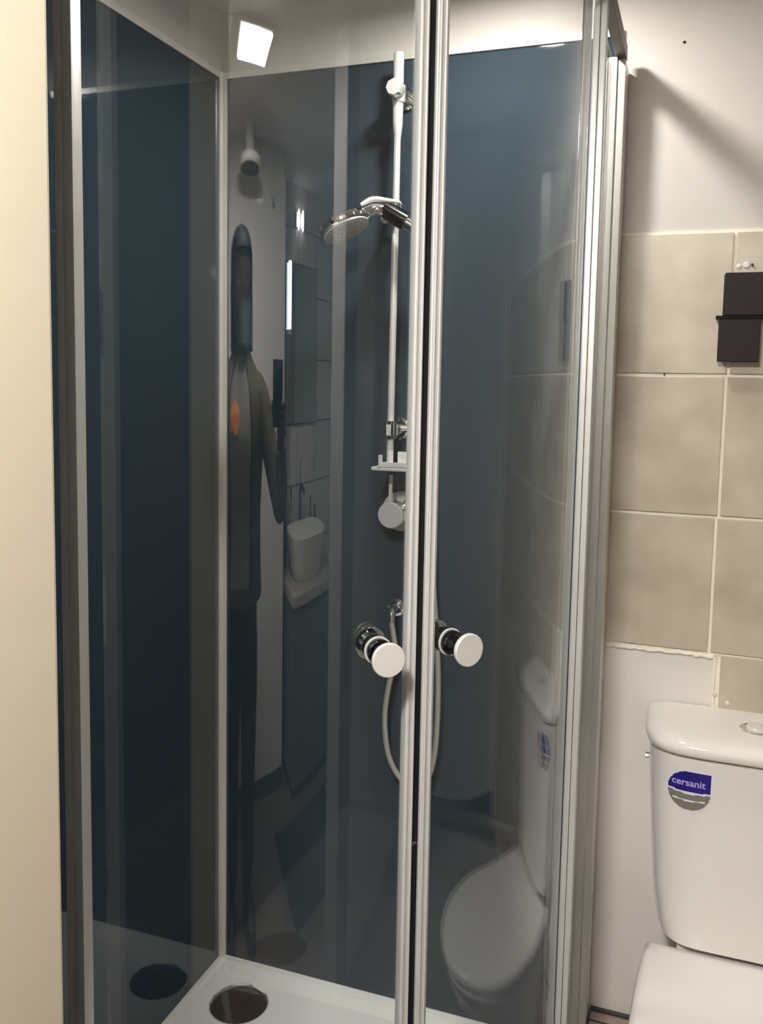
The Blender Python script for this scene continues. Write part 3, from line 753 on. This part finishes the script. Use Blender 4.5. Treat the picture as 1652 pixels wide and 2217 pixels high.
# ------------------------------------------------------------------ the person holding the phone (seen in the door glass)
def skin_build(name, V, E, m, parent, root=0, sub=1):
    """grow a continuous surface round a jointed skeleton, return it as a mesh object"""
    bm = bmesh.new(); ly = bm.verts.layers.skin.verify(); vs = []
    for i, v in enumerate(V):
        b = bm.verts.new(v[:3]); r = v[3]
        b[ly].radius = (r if not isinstance(r, tuple) else r[0], r if not isinstance(r, tuple) else r[1])
        b[ly].use_root = (i == root); vs.append(b)
    for a, b in E: bm.edges.new((vs[a], vs[b]))
    me = bpy.data.meshes.new(name); bm.to_mesh(me); bm.free()
    o = bpy.data.objects.new('tmp', me); COL.objects.link(o)
    o.modifiers.new('skin', 'SKIN').use_smooth_shade = True
    s = o.modifiers.new('sub', 'SUBSURF'); s.levels = sub; s.render_levels = sub
    dg = bpy.context.evaluated_depsgraph_get(); dg.update()
    m2 = bpy.data.meshes.new_from_object(o.evaluated_get(dg)); bpy.data.objects.remove(o)
    m2.name = name; m2.materials.clear(); m2.materials.append(m)
    m2.polygons.foreach_set('use_smooth', [True] * len(m2.polygons))
    q = bpy.data.objects.new(name, m2); COL.objects.link(q)
    q.parent = parent; q.matrix_parent_inverse = Matrix.Translation(parent.location).inverted()
    return q
PX, PYY = 0.640, -1.93
pe = thing('person', 'person in an olive jacket holding up a phone, mirrored in the left shower door', 'person', (PX, PYY, ZF))
def P(x, y, z, r): return (PX + x, PYY + y, z, r)
HZ = 0.80                                        # hip height above z=0 line
V = [P(0, 0, 0.80, 0.120), P(0, 0, 0.95, 0.110), P(0, 0, 1.10, 0.115), P(0, 0.0, 1.22, 0.095), P(0, 0, 1.30, 0.06), P(0, 0.005, 1.36, 0.050), P(0, 0.015, 1.42, 0.050),
     P(0.072, 0, 0.74, 0.083), P(0.068, 0.015, 0.36, 0.052), P(0.068, -0.01, 0.20, 0.050), P(0.068, -0.02, -0.04, 0.034), P(0.075, 0.06, -0.088, 0.028),
     P(-0.072, 0, 0.74, 0.083), P(-0.068, 0.015, 0.36, 0.052), P(-0.068, -0.01, 0.20, 0.050), P(-0.068, -0.02, -0.04, 0.034), P(-0.075, 0.06, -0.088, 0.028),
     P(0.150, 0, 1.235, 0.045), P(0.292, 0.09, 0.990, 0.040), P(0.270, 0.195, 1.150, 0.026), P(0.262, 0.205, 1.180, 0.026),
     P(-0.150, 0, 1.235, 0.045), P(-0.225, 0.0, 0.99, 0.040), P(-0.225, 0.04, 0.75, 0.027), P(-0.225, 0.05, 0.70, 0.026)]
E = [(0, 1), (1, 2), (2, 3), (3, 4), (4, 5), (5, 6), (0, 7), (7, 8), (8, 9), (9, 10), (10, 11), (0, 12), (12, 13), (13, 14), (14, 15), (15, 16),
     (3, 17), (17, 18), (18, 19), (19, 20), (3, 21), (21, 22), (22, 23), (23, 24)]
V = [v if i in (19, 20, 23, 24) else v for i, v in enumerate(V)]
# a head laid over the neck
def head_loops(sx, sy, lift):
    L = []; prof = [(1.372, 0.028, 0.046, 0.030), (1.388, 0.048, 0.062, 0.020), (1.42, 0.062, 0.080, 0.010), (1.46, 0.071, 0.092, 0.004), (1.50, 0.076, 0.098, 0.0), (1.54, 0.078, 0.100, -0.004),
                       (1.58, 0.075, 0.098, -0.006), (1.61, 0.064, 0.084, -0.008), (1.632, 0.044, 0.058, -0.010), (1.642, 0.018, 0.024, -0.010)]
    for z, hx, hy, dy in prof:
        loop = []
        for i in range(28):
            a = 2 * PI * i / 28
            x = hx * sx * math.cos(a); y = hy * sy * math.sin(a) + dy
            if math.sin(a) > 0 and z < 1.60:        # flatten the face
                y = dy + hy * sy * math.sin(a) * (0.93 + 0.07 * abs(math.cos(a)))
                if abs(z - 1.50) < 0.02 and 0.25 < abs(math.cos(a)) < 0.6: y -= 0.008
            loop.append((PX + x, PYY + 0.012 + y, z + lift))
        L.append(loop)
    return L
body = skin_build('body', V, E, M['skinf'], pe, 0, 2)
bm = bmesh.new(); add_loft(bm, head_loops(1, 1, 0.0))
# nose, lips and ears grow out of the same mesh
add_loft(bm, [[(PX + sx_ * w_, PYY + 0.098 + d_, z_) for sx_, d_ in ((-1, -0.012), (0, dd), (1, -0.012), (0, -0.02))] for z_, w_, dd in ((1.525, 0.006, 0.006), (1.495, 0.010, 0.016), (1.472, 0.015, 0.026), (1.462, 0.013, 0.012))])
add_loft(bm, [[(PX + 0.024 * math.cos(a) * s_, PYY + 0.094 + 0.010 * s_ * (1 - abs(math.cos(a))), 1.430 + 0.009 * math.sin(a) * s_) for a in [2 * PI * i / 12 for i in range(12)]] for s_ in (1.0, 0.5)])
for s_ in (-1, 1):
    add_lathe(bm, (PX + s_ * 0.074, PYY + 0.0, 1.492), (s_, 0, 0.0), [(0, -0.004), (0.026, -0.002), (0.028, 0.006), (0.02, 0.012), (0, 0.006)], 16)
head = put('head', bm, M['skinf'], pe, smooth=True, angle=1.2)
for s_ in (-1, 1):
    put('eye', LATHE((PX + s_ * 0.031, PYY + 0.092, 1.506), (0, 1, 0), [(0, -0.006), (0.010, -0.005), (0.007, 0.001), (0, 0.002)], 14), M['eye'], head, smooth=True)
# hair cap
bm = bmesh.new(); HL = []
for loop in head_loops(1.13, 1.10, 0.008):
    z = loop[0][2]
    kx = 1.0 if z > 1.47 else 0.088 / max(1e-3, max(p[0] for p in loop) - PX)
    HL.append([(PX + (x - PX) * kx, min(y * 1.0, PYY + (0.045 if z < 1.57 else 0.2)), zz - (0.03 if z < 1.40 else 0)) for x, y, zz in loop])
add_loft(bm, HL); put('hair', bm, M['hair'], pe, smooth=True, angle=1.2)
bm = bmesh.new(); add_lathe(bm, (PX, PYY + 0.065, 1.405), (0, 0.5, -1), [(0, -0.025), (0.038, -0.018), (0.044, 0.0), (0.030, 0.022), (0, 0.03)], 20); put('beard', bm, M['hair'], pe, smooth=True)
# clothes follow the body
def grow(v, k): return (v[0], v[1], v[2], v[3] + k)
bm = bmesh.new(); JL = []
for z, hx, hy, dy in ((0.742, 0.172, 0.125, 0), (0.76, 0.176, 0.130, 0), (0.86, 0.166, 0.128, 0), (0.95, 0.164, 0.126, 0), (1.05, 0.176, 0.132, 0.004), (1.14, 0.190, 0.134, 0.005), (1.20, 0.200, 0.126, 0.003),
                      (1.25, 0.196, 0.112, 0), (1.285, 0.168, 0.094, -0.003), (1.315, 0.120, 0.080, -0.005), (1.34, 0.082, 0.070, -0.004), (1.372, 0.070, 0.066, 0.0), (1.376, 0.062, 0.058, 0.0)):
    JL.append([(PX + hx * math.cos(a), PYY + dy + hy * math.sin(a) * (0.9 + 0.1 * abs(math.cos(a))), z + 0.004 * math.sin(3 * a)) for a in [2 * PI * i / 36 for i in range(36)]])
add_loft(bm, JL)
def lerp_tube(P_, n_=5):
    pts_ = spline([p[:3] for p in P_], n_); rr_ = []
    for k_ in range(len(P_) - 1):
        for q_ in range(n_): rr_.append(P_[k_][3] + (P_[k_ + 1][3] - P_[k_][3]) * q_ / n_)
    rr_.append(P_[-1][3]); return pts_, rr_
for arm in ([P(0.120, 0, 1.255, 0.058), P(0.175, 0.01, 1.215, 0.066), P(0.235, 0.05, 1.11, 0.060), P(0.290, 0.085, 1.00, 0.052), P(0.298, 0.120, 0.985, 0.052), P(0.292, 0.150, 1.03, 0.047), P(0.274, 0.185, 1.125, 0.040)],
            [P(-0.120, 0, 1.255, 0.058), P(-0.175, 0.0, 1.215, 0.066), P(-0.205, 0, 1.11, 0.058), P(-0.225, 0, 1.00, 0.052), P(-0.226, 0.02, 0.88, 0.046), P(-0.225, 0.036, 0.775, 0.040)]):
    add_tube(bm, *lerp_tube(arm), n=20)
put('jacket', bm, M['jacket'], pe, smooth=True, angle=1.3)
TV = [(V[0][0], V[0][1], 0.84, 0.118), grow(V[0], 0.004), grow(V[7], 0.012), grow(V[8], 0.014), grow(V[9], 0.012), (V[10][0], V[10][1], -0.03, 0.052), grow(V[12], 0.012), grow(V[13], 0.014), grow(V[14], 0.012), (V[15][0], V[15][1], -0.03, 0.052)]
TE = [(0, 1), (1, 2), (2, 3), (3, 4), (4, 5), (1, 6), (6, 7), (7, 8), (8, 9)]
skin_build('trousers', TV, TE, M['trouser'], pe, 1, 2)
for s_ in (-1, 1):
    bm = bmesh.new()
    def sole(hw, y0, y1, z):
        return [(PX + s_ * 0.078 + hw * math.cos(a), PYY + (y0 + y1) / 2 + (y1 - y0) / 2 * math.sin(a), z) for a in [2 * PI * i / 20 for i in range(20)]]
    add_loft(bm, [sole(0.040, -0.09, 0.18, ZF + 0.001), sole(0.045, -0.095, 0.185, ZF + 0.02), sole(0.040, -0.09, 0.175, ZF + 0.05), sole(0.034, -0.085, 0.09, ZF + 0.085), sole(0.03, -0.075, 0.03, ZF + 0.10)])
    put('shoe', bm, M['shoe'], pe, smooth=True, angle=0.9)
# open front: the shirt follows the chest, with an orange print on it
def chest(z, a, k):
    for A_, B_ in zip(JL, JL[1:]):
        za, zb = sum(p[2] for p in A_) / 36, sum(p[2] for p in B_) / 36
        if za <= z <= zb:
            t_ = (z - za) / (zb - za)
            f = a / (2 * PI) * 36; i0 = int(f) % 36; i1 = (i0 + 1) % 36; ff = f - int(f)
            p = [(A_[i0][c] * (1 - ff) + A_[i1][c] * ff) * (1 - t_) + (B_[i0][c] * (1 - ff) + B_[i1][c] * ff) * t_ for c in range(3)]
            return Vector((p[0] + k * math.cos(a), p[1] + k * math.sin(a), z))
    return Vector((PX, PYY, z))
def chest_patch(inside, k, th, nz_, na_, z0, z1, a0, a1):
    bm = bmesh.new(); V = {}
    def vv(i, j, q):
        if (i, j, q) not in V:
            z = z0 + (z1 - z0) * i / nz_; hw = (a1 - a0) / 2 * (1.0 if z < 1.15 else 1.0 - 0.35 * (z - 1.15) / 0.2)
            a = (a0 + a1) / 2 + hw * (2 * j / na_ - 1)
            V[i, j, q] = bm.verts.new(chest(z, a, k - th * q))
        return V[i, j, q]
    cells = {(i, j) for i in range(nz_) for j in range(na_) if inside((i + 0.5) / nz_ * 2 - 1, (j + 0.5) / na_ * 2 - 1)}
    for i, j in cells:
        for q in (0, 1): bm.faces.new([vv(i, j, q), vv(i + 1, j, q), vv(i + 1, j + 1, q), vv(i, j + 1, q)])
        for di, dj, e in ((-1, 0, ((i, j), (i, j + 1))), (1, 0, ((i + 1, j), (i + 1, j + 1))), (0, -1, ((i, j), (i + 1, j))), (0, 1, ((i, j + 1), (i + 1, j + 1)))):
            if (i + di, j + dj) not in cells:
                (p, q2), (r, s2) = e
                bm.faces.new([vv(p, q2, 0), vv(r, s2, 0), vv(r, s2, 1), vv(p, q2, 1)])
    return bm
sh = put('shirt', chest_patch(lambda u, v: True, 0.004, 0.012, 24, 14, 0.79, 1.335, math.radians(72), math.radians(122)), M['shirt'], pe, smooth=True, angle=0.8)
put('orange_print', chest_patch(lambda u, v: u * u + v * v < 0.95, 0.0065, 0.005, 14, 14, 1.155, 1.235, math.radians(96), math.radians(118)), M['orange'], sh)
# a zip, two pockets and a hem band on the jacket
for a_ in (70, 124):
    put('zip', add_tube(bmesh.new(), [chest(0.77 + 0.56 * i / 20, math.radians(a_ + (97 - a_) * (0.0 if i < 14 else 0.30 * (i - 13) / 7)), 0.003) for i in range(21)], 0.004, 8), M['hair'], pe, smooth=True)
for a_ in (48, 142):
    put('pocket', chest_patch(lambda u, v: True, 0.006, 0.010, 8, 6, 0.86, 0.98, math.radians(a_ - 12), math.radians(a_ + 12)), M['jacket'], pe, smooth=True, angle=0.8)
# hands: palm is part of the body; five fingers each
HD = Vector((V[20][0], V[20][1], V[20][2]))
def finger(pts, rads, nm='finger'):
    o = skin_build(nm, [(*p, r) for p, r in zip(pts, rads)], [(i, i + 1) for i in range(len(pts) - 1)], M['skin'], pe, 0, 1)
    return o
PHX, PHY = 0.874, -1.708                        # phone centre
for i, (dz, ln) in enumerate(((0.045, 0.058), (0.024, 0.064), (0.003, 0.060), (-0.017, 0.050))):
    b = HD + Vector((0.006, 0.004, dz - 0.006))
    finger([b, b + Vector((0.030, 0.010, 0.004)), Vector((PHX + 0.045, PHY + 0.004, b.z + 0.006)), Vector((PHX + 0.040, PHY + 0.018, b.z + 0.008)), Vector((PHX + 0.040 - ln * 0.4, PHY + 0.020, b.z + 0.010))], [0.010, 0.0095, 0.009, 0.0085, 0.0075])
finger([HD + Vector((-0.010, 0.004, -0.005)), HD + Vector((-0.034, 0.008, 0.012)), Vector((PHX - 0.046, PHY - 0.001, HD.z + 0.035)), Vector((PHX - 0.042, PHY + 0.004, HD.z + 0.060))], [0.012, 0.011, 0.0095, 0.008], 'thumb')
skin_build('hand', [(HD.x, HD.y - 0.02, HD.z - 0.035, 0.024), (HD.x, HD.y, HD.z - 0.005, 0.027), (HD.x, HD.y + 0.002, HD.z + 0.025, 0.024)], [(0, 1), (1, 2)], M['skin'], pe, 0, 2)
LH = Vector((V[24][0], V[24][1], V[24][2]))
for i in range(4):
    b = LH + Vector((0.0, 0.022 - 0.015 * i, -0.02))
    finger([b, b + Vector((0.003, 0.004, -0.032)), b + Vector((0.010, 0.006, -0.058 + 0.004 * abs(i - 1))), b + Vector((0.018, 0.004, -0.075 + 0.005 * abs(i - 1)))], [0.010, 0.009, 0.0085, 0.0075])
finger([LH + Vector((0.004, 0.020, 0.01)), LH + Vector((0.012, 0.038, -0.015)), LH + Vector((0.016, 0.044, -0.040))], [0.011, 0.0095, 0.008], 'thumb')
ph = thing('phone', 'dark navy mobile phone held upright in the right hand of the person', 'phone', (PHX, PHY, 1.17))
put('case', BOX((PHX - 0.037, PHY - 0.0045, 1.175), (PHX + 0.037, PHY + 0.0045, 1.330), 0.004), M['phone'], ph)
put('camera_bump', BOX((PHX + 0.006, PHY + 0.0046, 1.285), (PHX + 0.032, PHY + 0.0065, 1.322), 0.0008), M['blacke'], ph)
